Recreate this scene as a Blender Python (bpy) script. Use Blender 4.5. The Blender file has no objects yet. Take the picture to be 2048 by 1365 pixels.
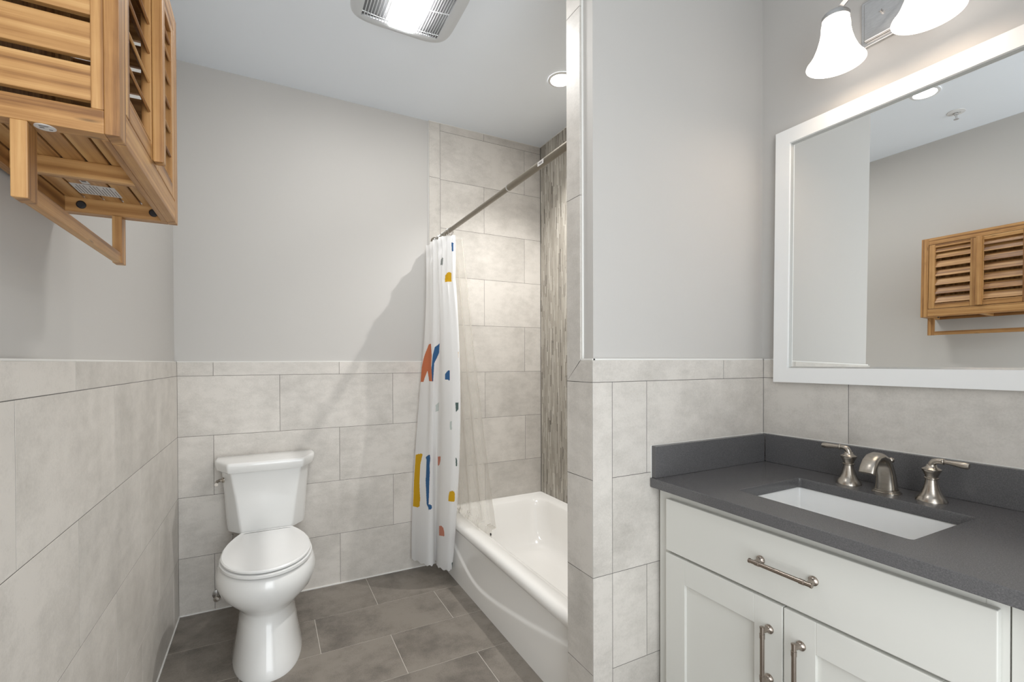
import bpy, bmesh, math, random
from mathutils import Vector, Matrix
random.seed(7)
PI = math.pi
COL = bpy.context.scene.collection
SC = bpy.context.scene

# ------------------------------------------------------------------ camera
CAM = (0.3962, -2.8264, 1.2672)
YAW, PITCH, ROLL, FPX, SHY = -0.4833, -0.0077, -0.0035, 934.02, 49.57
def make_camera():
    fw = Vector((-math.sin(YAW)*math.cos(PITCH), math.cos(YAW)*math.cos(PITCH), math.sin(PITCH)))
    r = Vector((math.cos(YAW), math.sin(YAW), 0)); up = r.cross(fw)
    r2 = math.cos(ROLL)*r + math.sin(ROLL)*up; u2 = -math.sin(ROLL)*r + math.cos(ROLL)*up
    m = Matrix(((r2.x, u2.x, -fw.x, CAM[0]), (r2.y, u2.y, -fw.y, CAM[1]), (r2.z, u2.z, -fw.z, CAM[2]), (0, 0, 0, 1)))
    cd = bpy.data.cameras.new('camera'); co = bpy.data.objects.new('camera', cd); COL.objects.link(co)
    co.matrix_world = m
    cd.sensor_width = 36; cd.lens = FPX*36/2048; cd.shift_y = SHY/2048; cd.clip_start = .02; cd.clip_end = 50
    SC.camera = co
make_camera()

# ------------------------------------------------------------------ world, exposure, light levels
w = bpy.data.worlds.new('world'); SC.world = w; w.use_nodes = True
w.node_tree.nodes['Background'].inputs[0].default_value = (.93, .97, 1.0, 1)
w.node_tree.nodes['Background'].inputs[1].default_value = 2.0       # even ambient fill, added to flatten the light, enters through the doorway
SC.view_settings.view_transform = 'Standard'; SC.view_settings.look = 'None'
SC.view_settings.gamma = 1; SC.view_settings.use_curve_mapping = False
SC.view_settings.exposure = 0.17
FAN_E, RECESS_E, BULB_E, SHADE_E = 74, 60, 18, 2.0
LAMP_COOL = (1.0, .985, .96); LAMP_WARM = (1.0, .80, .60)
ld = bpy.data.lights.new('fill_light', 'AREA'); ld.shape = 'RECTANGLE'; ld.size = 1.1; ld.size_y = 2.0; ld.energy = 17; ld.color = (.92, .97, 1)  # added soft fill lamp, unseen behind the camera, shining in through the doorway
lo = bpy.data.objects.new('fill_light', ld); COL.objects.link(lo); lo.location = (.65, -3.6, 1.3); lo.rotation_euler = (PI/2, 0, 0)

# ------------------------------------------------------------------ measured room
P = .305; Z1 = 1.2032; HC = .0697; ZW = Z1+HC; CEIL = 2.778
XR = 2.1215; XT = 2.109; XE = 1.2887; YW = -1.6622; YB = -1.523; YF = -3.1
DW = .012                                                          # tile stands this far proud of the plaster

# ------------------------------------------------------------------ node helpers
def mat(name, col=(.8,.8,.8), rough=.5, metal=0, **k):
    m = bpy.data.materials.new(name); m.use_nodes = True
    b = m.node_tree.nodes['Principled BSDF']
    b.inputs['Base Color'].default_value = (*col, 1); b.inputs['Roughness'].default_value = rough; b.inputs['Metallic'].default_value = metal
    for a, v in k.items(): b.inputs[a.replace('_', ' ')].default_value = v
    return m
def nd(m, t, **k):
    n = m.node_tree.nodes.new(t)
    for a, v in k.items():
        if a in n.inputs: n.inputs[a].default_value = v
        else: setattr(n, a, v)
    return n
def lk(m, a, b): m.node_tree.links.new(a, b)
def B(m): return m.node_tree.nodes['Principled BSDF']
def ramp(m, fac, stops):
    r = nd(m, 'ShaderNodeValToRGB'); e = r.color_ramp.elements
    while len(e) < len(stops): e.new(.5)
    for i, (p, c) in enumerate(stops): e[i].position = p; e[i].color = (*c, 1)
    lk(m, fac, r.inputs[0]); return r.outputs[0]
def math_n(m, op, a, b):
    n = nd(m, 'ShaderNodeMath', operation=op)
    for i, v in enumerate((a, b)):
        if isinstance(v, (int, float)): n.inputs[i].default_value = v
        else: lk(m, v, n.inputs[i])
    return n.outputs[0]
def mixc(m, f, a, b, mode='MIX'):
    n = nd(m, 'ShaderNodeMix', data_type='RGBA', blend_type=mode)
    for i, v in ((0, f), (6, a), (7, b)):
        if isinstance(v, (int, float)): n.inputs[i].default_value = v
        elif isinstance(v, tuple): n.inputs[i].default_value = (*v, 1)
        else: lk(m, v, n.inputs[i])
    return n.outputs[2]
def bump(m, h, s, d=.01):
    b = nd(m, 'ShaderNodeBump', Strength=s, Distance=d); lk(m, h, b.inputs['Height']); lk(m, b.outputs[0], B(m).inputs['Normal'])
def noise(m, scale, detail=4, rough=.55, vec=None, stretch=None):
    n = nd(m, 'ShaderNodeTexNoise', Scale=scale, Detail=detail, Roughness=rough)
    if vec is None: vec = nd(m, 'ShaderNodeTexCoord').outputs['Object']
    if stretch:
        mp = nd(m, 'ShaderNodeMapping', Scale=stretch); lk(m, vec, mp.inputs[0]); vec = mp.outputs[0]
    lk(m, vec, n.inputs['Vector']); return n.outputs['Fac']

def plaster(name, col):
    m = mat(name, col, .62); bump(m, noise(m, 260, 3), .06, .002)
    c = ramp(m, noise(m, 1.1, 3), [(.3, tuple(v*.985 for v in col)), (.7, tuple(v*1.015 for v in col))]); lk(m, c, B(m).inputs['Base Color']); return m
def stone_tile(name, dark, light, rough, contrast=1.0):
    m = mat(name, light, rough)
    at = nd(m, 'ShaderNodeAttribute', attribute_name='rnd')
    tc = nd(m, 'ShaderNodeTexCoord').outputs['Object']
    off = nd(m, 'ShaderNodeVectorMath', operation='MULTIPLY_ADD'); lk(m, at.outputs['Vector'], off.inputs[0]); off.inputs[1].default_value = (37, 53, 71); lk(m, tc, off.inputs[2])
    v = off.outputs[0]
    big = noise(m, 3.2, 5, .6, v); mid = noise(m, 14, 6, .65, v, (1, 1, 1.9)); fine = noise(m, 190, 4, .7, v)
    streak = noise(m, 5, 4, .6, v, (1, 1, .22))
    a = math_n(m, 'ADD', math_n(m, 'MULTIPLY', big, .42), math_n(m, 'MULTIPLY', mid, .26))
    a = math_n(m, 'ADD', a, math_n(m, 'MULTIPLY', fine, .20)); a = math_n(m, 'ADD', a, math_n(m, 'MULTIPLY', streak, .20))
    c = ramp(m, a, [(.5-.13*contrast, dark), (.5+.10*contrast, light)])
    tone = math_n(m, 'ADD', math_n(m, 'MULTIPLY', at.outputs['Fac'], .07), .965)
    hsv = nd(m, 'ShaderNodeHueSaturation'); lk(m, tone, hsv.inputs['Value']); lk(m, c, hsv.inputs['Color']); c = hsv.outputs[0]
    lk(m, c, B(m).inputs['Base Color']); bump(m, fine, .10, .002)
    return m
M = {}
M['wall'] = plaster('greige_paint', (.525, .508, .485))
M['ceiling'] = plaster('ceiling_paint', (.81, .855, .91))
M['walltile'] = stone_tile('wall_tile', (.42, .395, .36), (.64, .605, .56), .42)
M['floortile'] = stone_tile('floor_tile', (.085, .073, .062), (.235, .208, .178), .38, .85)
M['grout'] = mat('dark_grout', (.13, .12, .11), .9)
M['floorgrout'] = mat('floor_grout', (.55, .51, .46), .9)
M['caulk'] = mat('caulk', (.74, .73, .70), .5)
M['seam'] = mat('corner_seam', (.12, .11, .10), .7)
def mosaic():
    m = mat('mosaic_sticks', (.4,.36,.3), .25)
    at = nd(m, 'ShaderNodeAttribute', attribute_name='rnd')
    c = ramp(m, at.outputs['Fac'], [(0, (.09,.075,.06)), (.07, (.15,.13,.105)), (.09, (.33,.30,.25)), (.45, (.42,.385,.33)), (.7, (.36,.33,.285)), (.8, (.56,.53,.47)), (1, (.66,.63,.57))])
    n = noise(m, 30, 4, .6, None, (1, 1, .2)); c2 = mixc(m, .35, c, ramp(m, n, [(.3, (.25,.23,.2)), (.7, (.62,.59,.53))])); lk(m, c2, B(m).inputs['Base Color']); return m
M['mosaic'] = mosaic()
def bamboo():
    m = mat('bamboo', (.6,.38,.18), .42)
    uv = nd(m, 'ShaderNodeUVMap'); at = nd(m, 'ShaderNodeAttribute', attribute_name='rnd')
    strips = noise(m, 1, 2, .4, uv.outputs[0], (1.2, 62, 1))          # laminated strips run along each board
    grain = noise(m, 1, 5, .7, uv.outputs[0], (9, 420, 1))
    blot = noise(m, 1, 3, .5, uv.outputs[0], (14, 20, 1))
    a = math_n(m, 'ADD', math_n(m, 'MULTIPLY', strips, .62), math_n(m, 'MULTIPLY', grain, .24)); a = math_n(m, 'ADD', a, math_n(m, 'MULTIPLY', blot, .14))
    a = math_n(m, 'ADD', a, math_n(m, 'MULTIPLY', math_n(m, 'SUBTRACT', at.outputs['Fac'], .5), .10))
    c = ramp(m, a, [(.37, (.19,.08,.022)), (.47, (.34,.165,.052)), (.56, (.45,.24,.085)), (.67, (.55,.325,.13))])
    wv = nd(m, 'ShaderNodeTexVoronoi', Scale=1); mp = nd(m, 'ShaderNodeMapping', Scale=(6, 26, 1)); lk(m, uv.outputs[0], mp.inputs[0]); lk(m, mp.outputs[0], wv.inputs['Vector'])
    knot = ramp(m, wv.outputs['Distance'], [(.03, (.45,.45,.45)), (.11, (1,1,1))])
    c = mixc(m, 1.0, c, knot, 'MULTIPLY')
    lk(m, c, B(m).inputs['Base Color']); bump(m, grain, .08, .001); return m
M['bamboo'] = bamboo()
M['porcelain'] = mat('porcelain', (.79,.79,.775), .07, Coat_Weight=.3, Coat_Roughness=.03)
M['plastic'] = mat('seat_plastic', (.80,.80,.79), .22)
M['enamel'] = mat('tub_enamel', (.88,.865,.835), .10, Coat_Weight=.3)
M['basin'] = mat('basin_ceramic', (.84,.84,.83), .10)
M['cabinet'] = mat('cabinet_paint', (.66,.655,.615), .42)
M['cabin'] = mat('cabinet_inside', (.40,.37,.25), .6)
M['frame'] = mat('mirror_frame_paint', (.82,.82,.81), .35)
def quartz():
    m = mat('grey_quartz', (.09,.088,.09), .24)
    f = noise(m, 420, 3, .7); c = ramp(m, f, [(.35, (.085,.083,.086)), (.6, (.125,.122,.125)), (.78, (.18,.175,.175))]); lk(m, c, B(m).inputs['Base Color']); return m
M['quartz'] = quartz()
def brushed(name, col, rough, st):
    m = mat(name, col, rough, 1); n = noise(m, 60, 3, .6, None, st); c = ramp(m, n, [(.3, tuple(v*.93 for v in col)), (.7, tuple(min(v*1.06, 1) for v in col))]); lk(m, c, B(m).inputs['Base Color']); return m
M['nickel'] = brushed('brushed_nickel', (.46,.42,.37), .27, (1, 1, 5))
M['pull'] = brushed('dark_nickel', (.36,.31,.27), .25, (4, 4, 1))
M['silver'] = brushed('satin_silver', (.62,.61,.60), .30, (1, 1, 6))
M['rod'] = mat('rod_bronze', (.24,.21,.165), .36, .7)
M['chrome'] = mat('chrome', (.75,.75,.75), .12, 1)
M['black'] = mat('black_rubber', (.015,.015,.017), .5)
M['paper'] = mat('sticker_paper', (.62,.60,.58), .6)
M['ink'] = mat('sticker_ink', (.12,.11,.11), .6)
M['whiteplastic'] = mat('white_plastic', (.70,.70,.70), .4)
M['fanplastic'] = mat('fan_plastic', (.60,.62,.64), .4)
M['fandark'] = mat('fan_inside', (.13,.13,.135), .45, .3)
M['glassback'] = mat('mirror_silver', (.93,.94,.93), .0, 1)
M['bevelglass'] = mat('mirror_edge', (.42,.42,.40), .3)
def cloth(name, col):
    m = mat(name, col, .8)
    nt = m.node_tree; out = nt.nodes['Material Output']; tr = nd(m, 'ShaderNodeBsdfTranslucent'); tr.inputs[0].default_value = (*col, 1)
    mx = nd(m, 'ShaderNodeMixShader'); mx.inputs[0].default_value = .50
    lk(m, B(m).outputs[0], mx.inputs[1]); lk(m, tr.outputs[0], mx.inputs[2]); lk(m, mx.outputs[0], out.inputs[0])
    bump(m, noise(m, 45, 4, .6, None, (1, 1, .5)), .22, .004); return m
M['cloth'] = cloth('white_fabric', (.93,.93,.93))
for n_, c_ in dict(yellow=(.72,.42,.015), blue=(.045,.14,.32), salmon=(.66,.27,.19), orange=(.66,.21,.10), green=(.10,.15,.14), grey=(.30,.32,.31), mint=(.62,.68,.66)).items():
    M['ink_'+n_] = cloth('fabric_print_'+n_, c_)
def liner():
    m = mat('clear_vinyl', (.80,.77,.71), .22); out = m.node_tree.nodes['Material Output']
    t = nd(m, 'ShaderNodeBsdfTransparent'); t.inputs[0].default_value = (.97,.96,.94,1)
    lw = nd(m, 'ShaderNodeLayerWeight', Blend=.35); f = math_n(m, 'ADD', math_n(m, 'MULTIPLY', lw.outputs['Facing'], .28), .25)
    mx = nd(m, 'ShaderNodeMixShader'); lk(m, f, mx.inputs[0]); lk(m, t.outputs[0], mx.inputs[1]); lk(m, B(m).outputs[0], mx.inputs[2]); lk(m, mx.outputs[0], out.inputs[0]); return m
M['liner'] = liner()
def emit(name, col, s):
    m = mat(name, (.9,.9,.9), .4); b = B(m); b.inputs['Emission Color'].default_value = (*col, 1); b.inputs['Emission Strength'].default_value = s; return m
M['fanlens'] = emit('fan_lens', LAMP_COOL, FAN_E)
M['canlens'] = emit('recess_lens', LAMP_COOL, RECESS_E)
M['bulb'] = emit('bulb_glow', LAMP_WARM, BULB_E)
M['shade'] = emit('frosted_shade', (1, .90, .82), SHADE_E)

# ------------------------------------------------------------------ mesh builder
class MB:
    def __init__(s): s.v = []; s.f = []; s.uv = []; s.mi = []; s.r = []; s.sm = []
    def add(s, vs, fs, uvs=None, mi=0, rnd=None, smooth=False):
        o = len(s.v); rnd = random.random() if rnd is None else rnd
        s.v += [tuple(v) for v in vs]
        for f in fs:
            s.f.append([o+i for i in f]); s.uv.append([uvs[i] if uvs else (0, 0) for i in f]); s.mi.append(mi); s.r.append(rnd); s.sm.append(smooth)
    def box(s, x0, x1, y0, y1, z0, z1, mi=0, rnd=None, T=None):
        x0, x1 = min(x0, x1), max(x0, x1); y0, y1 = min(y0, y1), max(y0, y1); z0, z1 = min(z0, z1), max(z0, z1)
        vs = [(x, y, z) for x in (x0, x1) for y in (y0, y1) for z in (z0, z1)]
        d = (x1-x0, y1-y0, z1-z0); L = d.index(max(d)); oth = [i for i in range(3) if i != L]; ru = random.random()*9
        uv = [(v[L]+ru, v[oth[0]]+v[oth[1]]*1.37+ru) for v in vs]
        if T: vs = [T @ Vector(v) for v in vs]
        s.add(vs, [(0,1,3,2), (4,6,7,5), (0,4,5,1), (2,3,7,6), (0,2,6,4), (1,5,7,3)], uv, mi, rnd); return s
    def prism(s, poly, fn, d0, d1, mi=0, rnd=None, smooth=False):      # polygon in (a,b), extruded in depth; fn(a,b,d) -> xyz
        n = len(poly); vs = [fn(a, b, d0) for a, b in poly] + [fn(a, b, d1) for a, b in poly]
        fs = [list(range(n)), list(range(2*n-1, n-1, -1))] + [(i, (i+1) % n, n+(i+1) % n, n+i) for i in range(n)]
        s.add(vs, fs, None, mi, rnd, smooth); return s
    def loft(s, loops, cap0=True, cap1=True, mi=0, smooth=True, rnd=None, close=True):
        n = len(loops[0]); vs = [p for l in loops for p in l]; fs = []
        for k in range(len(loops)-1):
            for i in range(n if close else n-1):
                j = (i+1) % n; fs.append((k*n+i, k*n+j, (k+1)*n+j, (k+1)*n+i))
        if cap0: fs.append(list(range(n-1, -1, -1)))
        if cap1: fs.append([(len(loops)-1)*n+i for i in range(n)])
        s.add(vs, fs, None, mi, rnd, smooth); return s
    def lathe(s, prof, c=(0,0,0), n=40, T=None, mi=0, cap0=True, cap1=True):   # profile of (radius, height)
        loops = []
        for r, h in prof:
            l = [Vector((c[0]+r*math.cos(2*PI*i/n), c[1]+r*math.sin(2*PI*i/n), c[2]+h)) for i in range(n)]
            loops.append([tuple(T @ p) if T else tuple(p) for p in l])
        return s.loft(loops, cap0, cap1, mi)
    def tube(s, pts, rad, n=16, mi=0, flat=None, caps=True):
        pts = [Vector(p) for p in pts]; rs = rad if isinstance(rad, (list, tuple)) else [rad]*len(pts); loops = []; prev = None
        for i, p in enumerate(pts):
            t = (pts[min(i+1, len(pts)-1)] - pts[max(i-1, 0)]).normalized()
            if prev is None:
                up = Vector((0,0,1)) if abs(t.z) < .9 else Vector((0,1,0)); a = t.cross(up).normalized()
            else: a = (prev - t*prev.dot(t)).normalized()
            prev = a; b = t.cross(a).normalized()
            fa, fb = flat if flat else (1, 1)
            loops.append([tuple(p + a*math.cos(2*PI*k/n)*rs[i]*fa + b*math.sin(2*PI*k/n)*rs[i]*fb) for k in range(n)])
        return s.loft(loops, caps, caps, mi)
    def build(s, name, m, parent=None, bevel=0, seg=2, angle=35, sub=0, fix=True):
        me = bpy.data.meshes.new(name); me.from_pydata(s.v, [], s.f)
        for k in (m if isinstance(m, (list, tuple)) else [m]): me.materials.append(k)
        ul = me.uv_layers.new(name='UVMap'); at = me.attributes.new('rnd', 'FLOAT', 'FACE')
        i = 0
        for p in me.polygons:
            p.material_index = s.mi[p.index]; p.use_smooth = s.sm[p.index]; at.data[p.index].value = s.r[p.index]
            for q in s.uv[p.index]: ul.data[i].uv = q; i += 1
        if fix:
            bm = bmesh.new(); bm.from_mesh(me); bmesh.ops.recalc_face_normals(bm, faces=bm.faces); bm.to_mesh(me); bm.free()
        me.update(); me.set_sharp_from_angle(angle=math.radians(angle))
        me.polygons.foreach_set('use_smooth', s.sm); me.update()
        o = bpy.data.objects.new(name, me); COL.objects.link(o)
        if parent: 
            o.parent = parent
            o.matrix_parent_inverse = Matrix.Translation(-parent.location) if not parent.parent else Matrix.Identity(4)
        if bevel:
            b = o.modifiers.new('bevel', 'BEVEL'); b.width = bevel; b.segments = seg; b.limit_method = 'ANGLE'; b.angle_limit = math.radians(30)
        if sub:
            b = o.modifiers.new('sub', 'SUBSURF'); b.levels = sub; b.render_levels = sub
        return o
def tag(o, label=None, cat=None, group=None, kind=None):
    if label: o['label'] = label
    if cat: o['category'] = cat
    if group: o['group'] = group
    if kind: o['kind'] = kind
    return o
def thing(name, loc, label, cat, group=None):
    o = bpy.data.objects.new(name, None); COL.objects.link(o); o.location = loc; o.empty_display_size = .05
    return tag(o, label, cat, group)
def box_obj(name, b, m, parent=None, bevel=0, seg=2, sub=0): return MB().box(*b).build(name, m, parent, bevel, seg)
def struct(o, label=None, cat=None): return tag(o, label, cat, kind='structure')

# ------------------------------------------------------------------ the setting
WL = box_obj('wall_left', (-.14, -DW, YF-.1, .14, 0, CEIL), M['wall']); struct(WL, 'greige painted wall behind the wooden cabinet, tiled below', 'wall')
WB = box_obj('wall_back', (-.14, XR+.14, DW, .14, 0, CEIL), M['wall']); struct(WB, 'greige painted wall behind the toilet, tiled below', 'wall')
WR = box_obj('wall_right', (XR+DW, XR+.14, YF-.1, .14, 0, CEIL), M['wall']); struct(WR, 'painted wall behind the vanity and mirror', 'wall')
WG = box_obj('wall_partition', (XE+DW, XR+DW, YW+DW, YB-DW, 0, CEIL), M['wall']); struct(WG, 'short partition wall between the vanity and the bathtub', 'wall')
FL = box_obj('floor', (-.14, XR+.14, YF-.1, .14, -.1, -.0015), M['floorgrout']); struct(FL, 'grey stone-look tile floor laid in running bond', 'floor')
CE = box_obj('ceiling', (-.14, XR+.14, YF-.1, .14, CEIL, CEIL+.1), M['ceiling']); struct(CE, 'plain pale blue-grey ceiling', 'ceiling')
wf = MB(); wf.box(-.14, .03, YF-.1, YF, 0, CEIL); wf.box(1.35, XR+.14, YF-.1, YF, 0, CEIL); wf.box(.03, 1.35, YF-.1, YF, 2.45, CEIL)
WF = wf.build('wall_front', M['wall']); struct(WF, 'wall with the open doorway behind the viewer', 'wall')

def tile_rows(lo, hi, b0, b1, joint, period=2*P):                    # tiles of one course between lo and hi
    k0 = math.floor((lo-joint)/period); xs = [lo]; x = joint + k0*period
    while x < hi - .004:
        if x > lo + .004: xs.append(x)
        x += period
    xs.append(hi)
    return [(xs[i], xs[i+1], b0, b1) for i in range(len(xs)-1)]
def tiles(name, fn, rects, parent, m, gap=.0018, ch=.0004, depth=.0122, polys=()):
    mb = MB(); g = gap/2
    allp = [[(a0+g, b0+g), (a1-g, b0+g), (a1-g, b1-g), (a0+g, b1-g)] for a0, a1, b0, b1 in rects]
    for p in allp + list(polys):
        cx = sum(q[0] for q in p)/len(p); cy = sum(q[1] for q in p)/len(p)
        inn = [(x + (ch if x < cx else -ch), y + (ch if y < cy else -ch)) for x, y in p]
        mb.loft([[fn(a, b, depth) for a, b in p], [fn(a, b, ch) for a, b in p], [fn(a, b, 0) for a, b in inn]], smooth=False)
    return mb.build(name, m, parent)
fL = lambda a, b, d: (-d, a, b)                                       # left wall: a = y, b = z
fB = lambda a, b, d: (a, d, b)                                        # back wall: a = x
fR = lambda a, b, d: (XR+d, a, b)
fT = lambda a, b, d: (XT+d, a, b)
fWf = lambda a, b, d: (a, YW+d, b)
fWe = lambda a, b, d: (XE+d, a, b)
fWb = lambda a, b, d: (a, YB-d, b)
fF = lambda a, b, d: (a, b, -d)
# left wall
U1, U2, UC = -1.6843, -1.3747, -1.3826
Rl = tile_rows(YF, 0, Z1, ZW, UC)
for k in range(4): Rl += tile_rows(YF, 0, max(Z1-(k+1)*P, 0), Z1-k*P, U1 if k % 2 == 0 else U2)
tiles('wainscot_tile', fL, Rl, WL, M['walltile'])
box_obj('grout_bed', (-DW-.001, -.0004, YF, 0, 0, ZW-.004), M['grout'], WL)
# back wall
A0, E1, EB, EO = .4572, 1.9797, 1.3723, 1.2997
Rb = tile_rows(0, EO+.02, Z1, ZW, A0-P)
for k in range(4): Rb += tile_rows(0, XT, max(Z1-(k+1)*P, 0), Z1-k*P, A0 if k % 2 == 0 else A0-P)
for k in range(5): Rb += tile_rows(EB, XT, Z1+k*P, Z1+(k+1)*P, E1 if k % 2 == 0 else E1-P)
Rb += tile_rows(EB, XT, Z1+5*P, CEIL, E1-P)
Rb += [(EO, EB, ZW, Z1+2*P), (EO, EB, Z1+2*P, Z1+4*P+.006), (EO, EB, Z1+4*P+.006, CEIL)]
tiles('wainscot_tile', fB, Rb, WB, M['walltile'])
gb = MB(); gb.box(0, EO+.02, .0004, DW+.001, 0, ZW-.004); gb.box(EO+.004, XT, .0004, DW+.001, 0, CEIL); gb.build('grout_bed', M['grout'], WB)
# right wall behind the vanity
Rr = tile_rows(YF, YW, Z1, ZW, -1.72)
for k in range(4): Rr += tile_rows(YF, YW, max(Z1-(k+1)*P, 0), Z1-k*P, -1.965 if k % 2 == 0 else -1.66)
tiles('wainscot_tile', fR, Rr, WR, M['walltile'])
box_obj('grout_bed', (XR+.0004, XR+DW+.001, YF, YW, 0, ZW-.004), M['grout'], WR)
# partition: front face, end face, tub side
W1, W2 = 1.3662, 1.5118
Rw = [(XE, 1.8898, Z1, ZW), (1.8898, XR, Z1, ZW), (XE, W1, Z1-2*P, Z1), (XE, W1, 0, Z1-2*P)]
for k in range(4): Rw += tile_rows(W1, XR, max(Z1-(k+1)*P, 0), Z1-k*P, W2 if k % 2 == 0 else W2+P)
tiles('wainscot_tile', fWf, Rw, WG, M['walltile'])
YS = -1.599
Re = [(YW, YB, max(Z1-(k+1)*P, 0), Z1-k*P) for k in range(4)] + [(YS, YB, 1.8033, 2.4073), (YS, YB, 2.4073, CEIL)]
g_ = .0008
tiles('end_tile', fWe, Re, WG, M['walltile'], polys=[
    [(YW+g_, Z1+g_), (YB-g_, Z1+g_), (YS-g_, ZW-g_), (YW+g_, ZW-g_)], [(YB-g_, Z1+2*g_), (YB-g_, 1.8033-g_), (YS+g_, 1.8033-g_), (YS+g_, ZW+g_)]])
Rt = []
for k in range(-4, 6): Rt += tile_rows(XE, XT, max(Z1+k*P, 0), min(Z1+(k+1)*P, CEIL), 1.98 if k % 2 == 0 else 1.675)
tiles('tub_side_tile', fWb, Rt, WG, M['walltile'])
gw = MB(); gw.box(XE+.0005, XR, YW+.0004, YW+DW+.001, 0, ZW-.004); gw.box(XE+.0004, XE+DW+.001, YW+.0006, YB-.0006, 0, ZW-.004)
gw.box(XE+.0004, XE+DW+.001, YS+.004, YB-.0012, 0, CEIL); gw.box(XE+.0012, XT, YB-DW-.001, YB-.0012, 0, CEIL); gw.build('grout_bed', M['grout'], WG)
# mosaic of upright sticks on the long wall of the tub alcove
mo = MB(); y = -.004
while y > YB + .004:
    wd = random.choice((.004, .006, .007, .009)); y1 = max(y-wd, YB+.002); z = .30 - random.random()*.15
    while z < CEIL - .002:
        h = random.choice((.05, .08, .10, .15, .20)); z2 = min(z+h, CEIL-.001)
        if z2 > .31 and z2-z > .004: mo.box(XT+random.choice((0, .0006, .0012)), XT+.008, y1+.0005, y-.0005, max(z, .3)+.0005, z2-.0005)
        z = z2
    y = y1
mo.build('mosaic_tile', M['mosaic'], WR)
mg = MB(); mg.box(XT+.002, XR+DW+.001, YB, 0, 0, CEIL); mg.build('mosaic_bed', mat('mosaic_grout', (.30,.275,.235), .8), WR)
# floor tiles
Rf = tile_rows(0, XR, -.3407, 0, .9028)
for i, j in enumerate((.5967, .8984, 1.2036, .8984, 1.2036, .8984, 1.2036, .8984, 1.2036)): Rf += tile_rows(0, XR, -.3407-(i+1)*P, -.3407-i*P, j)
tiles('floor_tile', fF, Rf, FL, M['floortile'], gap=.003, ch=.0008)
# caulk lines
def caulk(name, bs, m=None):
    mb = MB()
    for b in bs: mb.box(*b)
    o = mb.build(name, m or M['caulk'], None, .001, 2); struct(o, 'thin pale caulk line along the tile edges', 'trim'); return o
caulk('trim_1', [(-DW, -.002, YF, 0, ZW-.001, ZW+.004), (0, EO, .002, DW, ZW-.001, ZW+.004), (XE+.004, XR, YW+.002, YW+DW, ZW-.001, ZW+.005), (XE+.002, XE+DW, YW+.002, YS, ZW-.001, ZW+.005),
                 (XR+.002, XR+DW, YF, YW, ZW-.001, ZW+.004), (EO, XT, -.003, .003, CEIL-.004, CEIL), (XT-.003, XT+.003, YB, 0, CEIL-.004, CEIL),
                 (EO-.003, EO+.0008, .004, DW, ZW, CEIL), (XE+.005, XE+DW, YS-.004, YS+.0005, ZW, CEIL)])
caulk('trim_2', [(0, 1.36, -.006, .001, -.001, .006), (-.001, .005, YF, 0, -.001, .005), (XE-.002, XE+.001, YW, YB, -.001, .003), (1.3585, 1.3625, YB, 0, -.001, .004)])
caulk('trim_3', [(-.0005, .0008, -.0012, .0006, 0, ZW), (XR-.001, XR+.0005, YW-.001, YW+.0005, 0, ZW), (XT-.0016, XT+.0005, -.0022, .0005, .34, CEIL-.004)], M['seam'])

# ------------------------------------------------------------------ bathtub
def rrect(x0, x1, y0, y1, r, z, n=8):
    pts = []
    for cx, cy, a0 in ((x1-r, y1-r, 0), (x0+r, y1-r, PI/2), (x0+r, y0+r, PI), (x1-r, y0+r, 1.5*PI)):
        for i in range(n+1): a = a0 + PI/2*i/n; pts.append((cx+r*math.cos(a), cy+r*math.sin(a), z))
    return pts
TUB = thing('bathtub', (1.73, -.76, 0), 'white alcove bathtub with a curved embossed apron, between toilet wall and partition', 'bathtub')
tb = MB(); X0, X1, Y0, Y1 = 1.3626, XT-.001, YB+.001, -.001
TZ = .338
L = [rrect(X0+.004, X1, Y0, Y1, .004, .29), rrect(X0-.010, X1, Y0, Y1, .004, .302), rrect(X0-.016, X1, Y0, Y1, .004, .320), rrect(X0-.010, X1, Y0, Y1, .004, TZ+.004),
     rrect(X0+.004, X1, Y0, Y1, .006, TZ+.012), rrect(X0+.024, X1, Y0, Y1, .008, TZ+.014), rrect(X0+.05, X1-.012, Y0+.02, Y1-.02, .05, TZ+.008), rrect(X0+.078, X1-.042, Y0+.06, Y1-.055, .10, TZ+.002),
     rrect(X0+.090, X1-.052, Y0+.072, Y1-.068, .11, TZ-.012), rrect(X0+.098, X1-.060, Y0+.085, Y1-.085, .11, TZ-.05), rrect(X0+.125, X1-.082, Y0+.13, Y1-.15, .12, .16), rrect(X0+.150, X1-.10, Y0+.17, Y1-.20, .12, .09),
     rrect(X0+.19, X1-.14, Y0+.22, Y1-.26, .10, .062), rrect(X0+.26, X1-.22, Y0+.35, Y1-.40, .08, .056)]
tb.loft(L, cap0=False, cap1=True)
tb.build('basin', M['enamel'], TUB, angle=60)
ap = MB(); NY, NZ = 120, 60; g = []
EMB = [(-1.53, .262), (-1.385, .229), (-1.139, .170), (-.855, .118), (-.70, .098), (-.595, .092), (-.49, .106), (-.415, .130), (-.30, .175), (-.2, .225), (-.1, .265), (0, .29)]
def emb(y):
    for (a, b), (c, d) in zip(EMB, EMB[1:]):
        if a <= y <= c: return b + (d-b)*(y-a)/(c-a)
    return EMB[0][1] if y < EMB[0][0] else EMB[-1][1]
def smooth_emb(y): return sum(emb(y+o*.012) for o in range(-4, 5))/9
for i in range(NY+1):
    y = Y0 + (Y1-Y0)*i/NY; row = []
    for j in range(NZ+1):
        z = .306*j/NZ; d = (z - smooth_emb(y)); s_ = 1/(1+math.exp(-d/.0022))
        row.append((X0 - .002*(1-z/.306) + .008*s_ - .003, y, z))
    g.append(row)
ap.loft(g, False, False, close=False); ap.build('apron', M['enamel'], TUB, angle=80)
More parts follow.
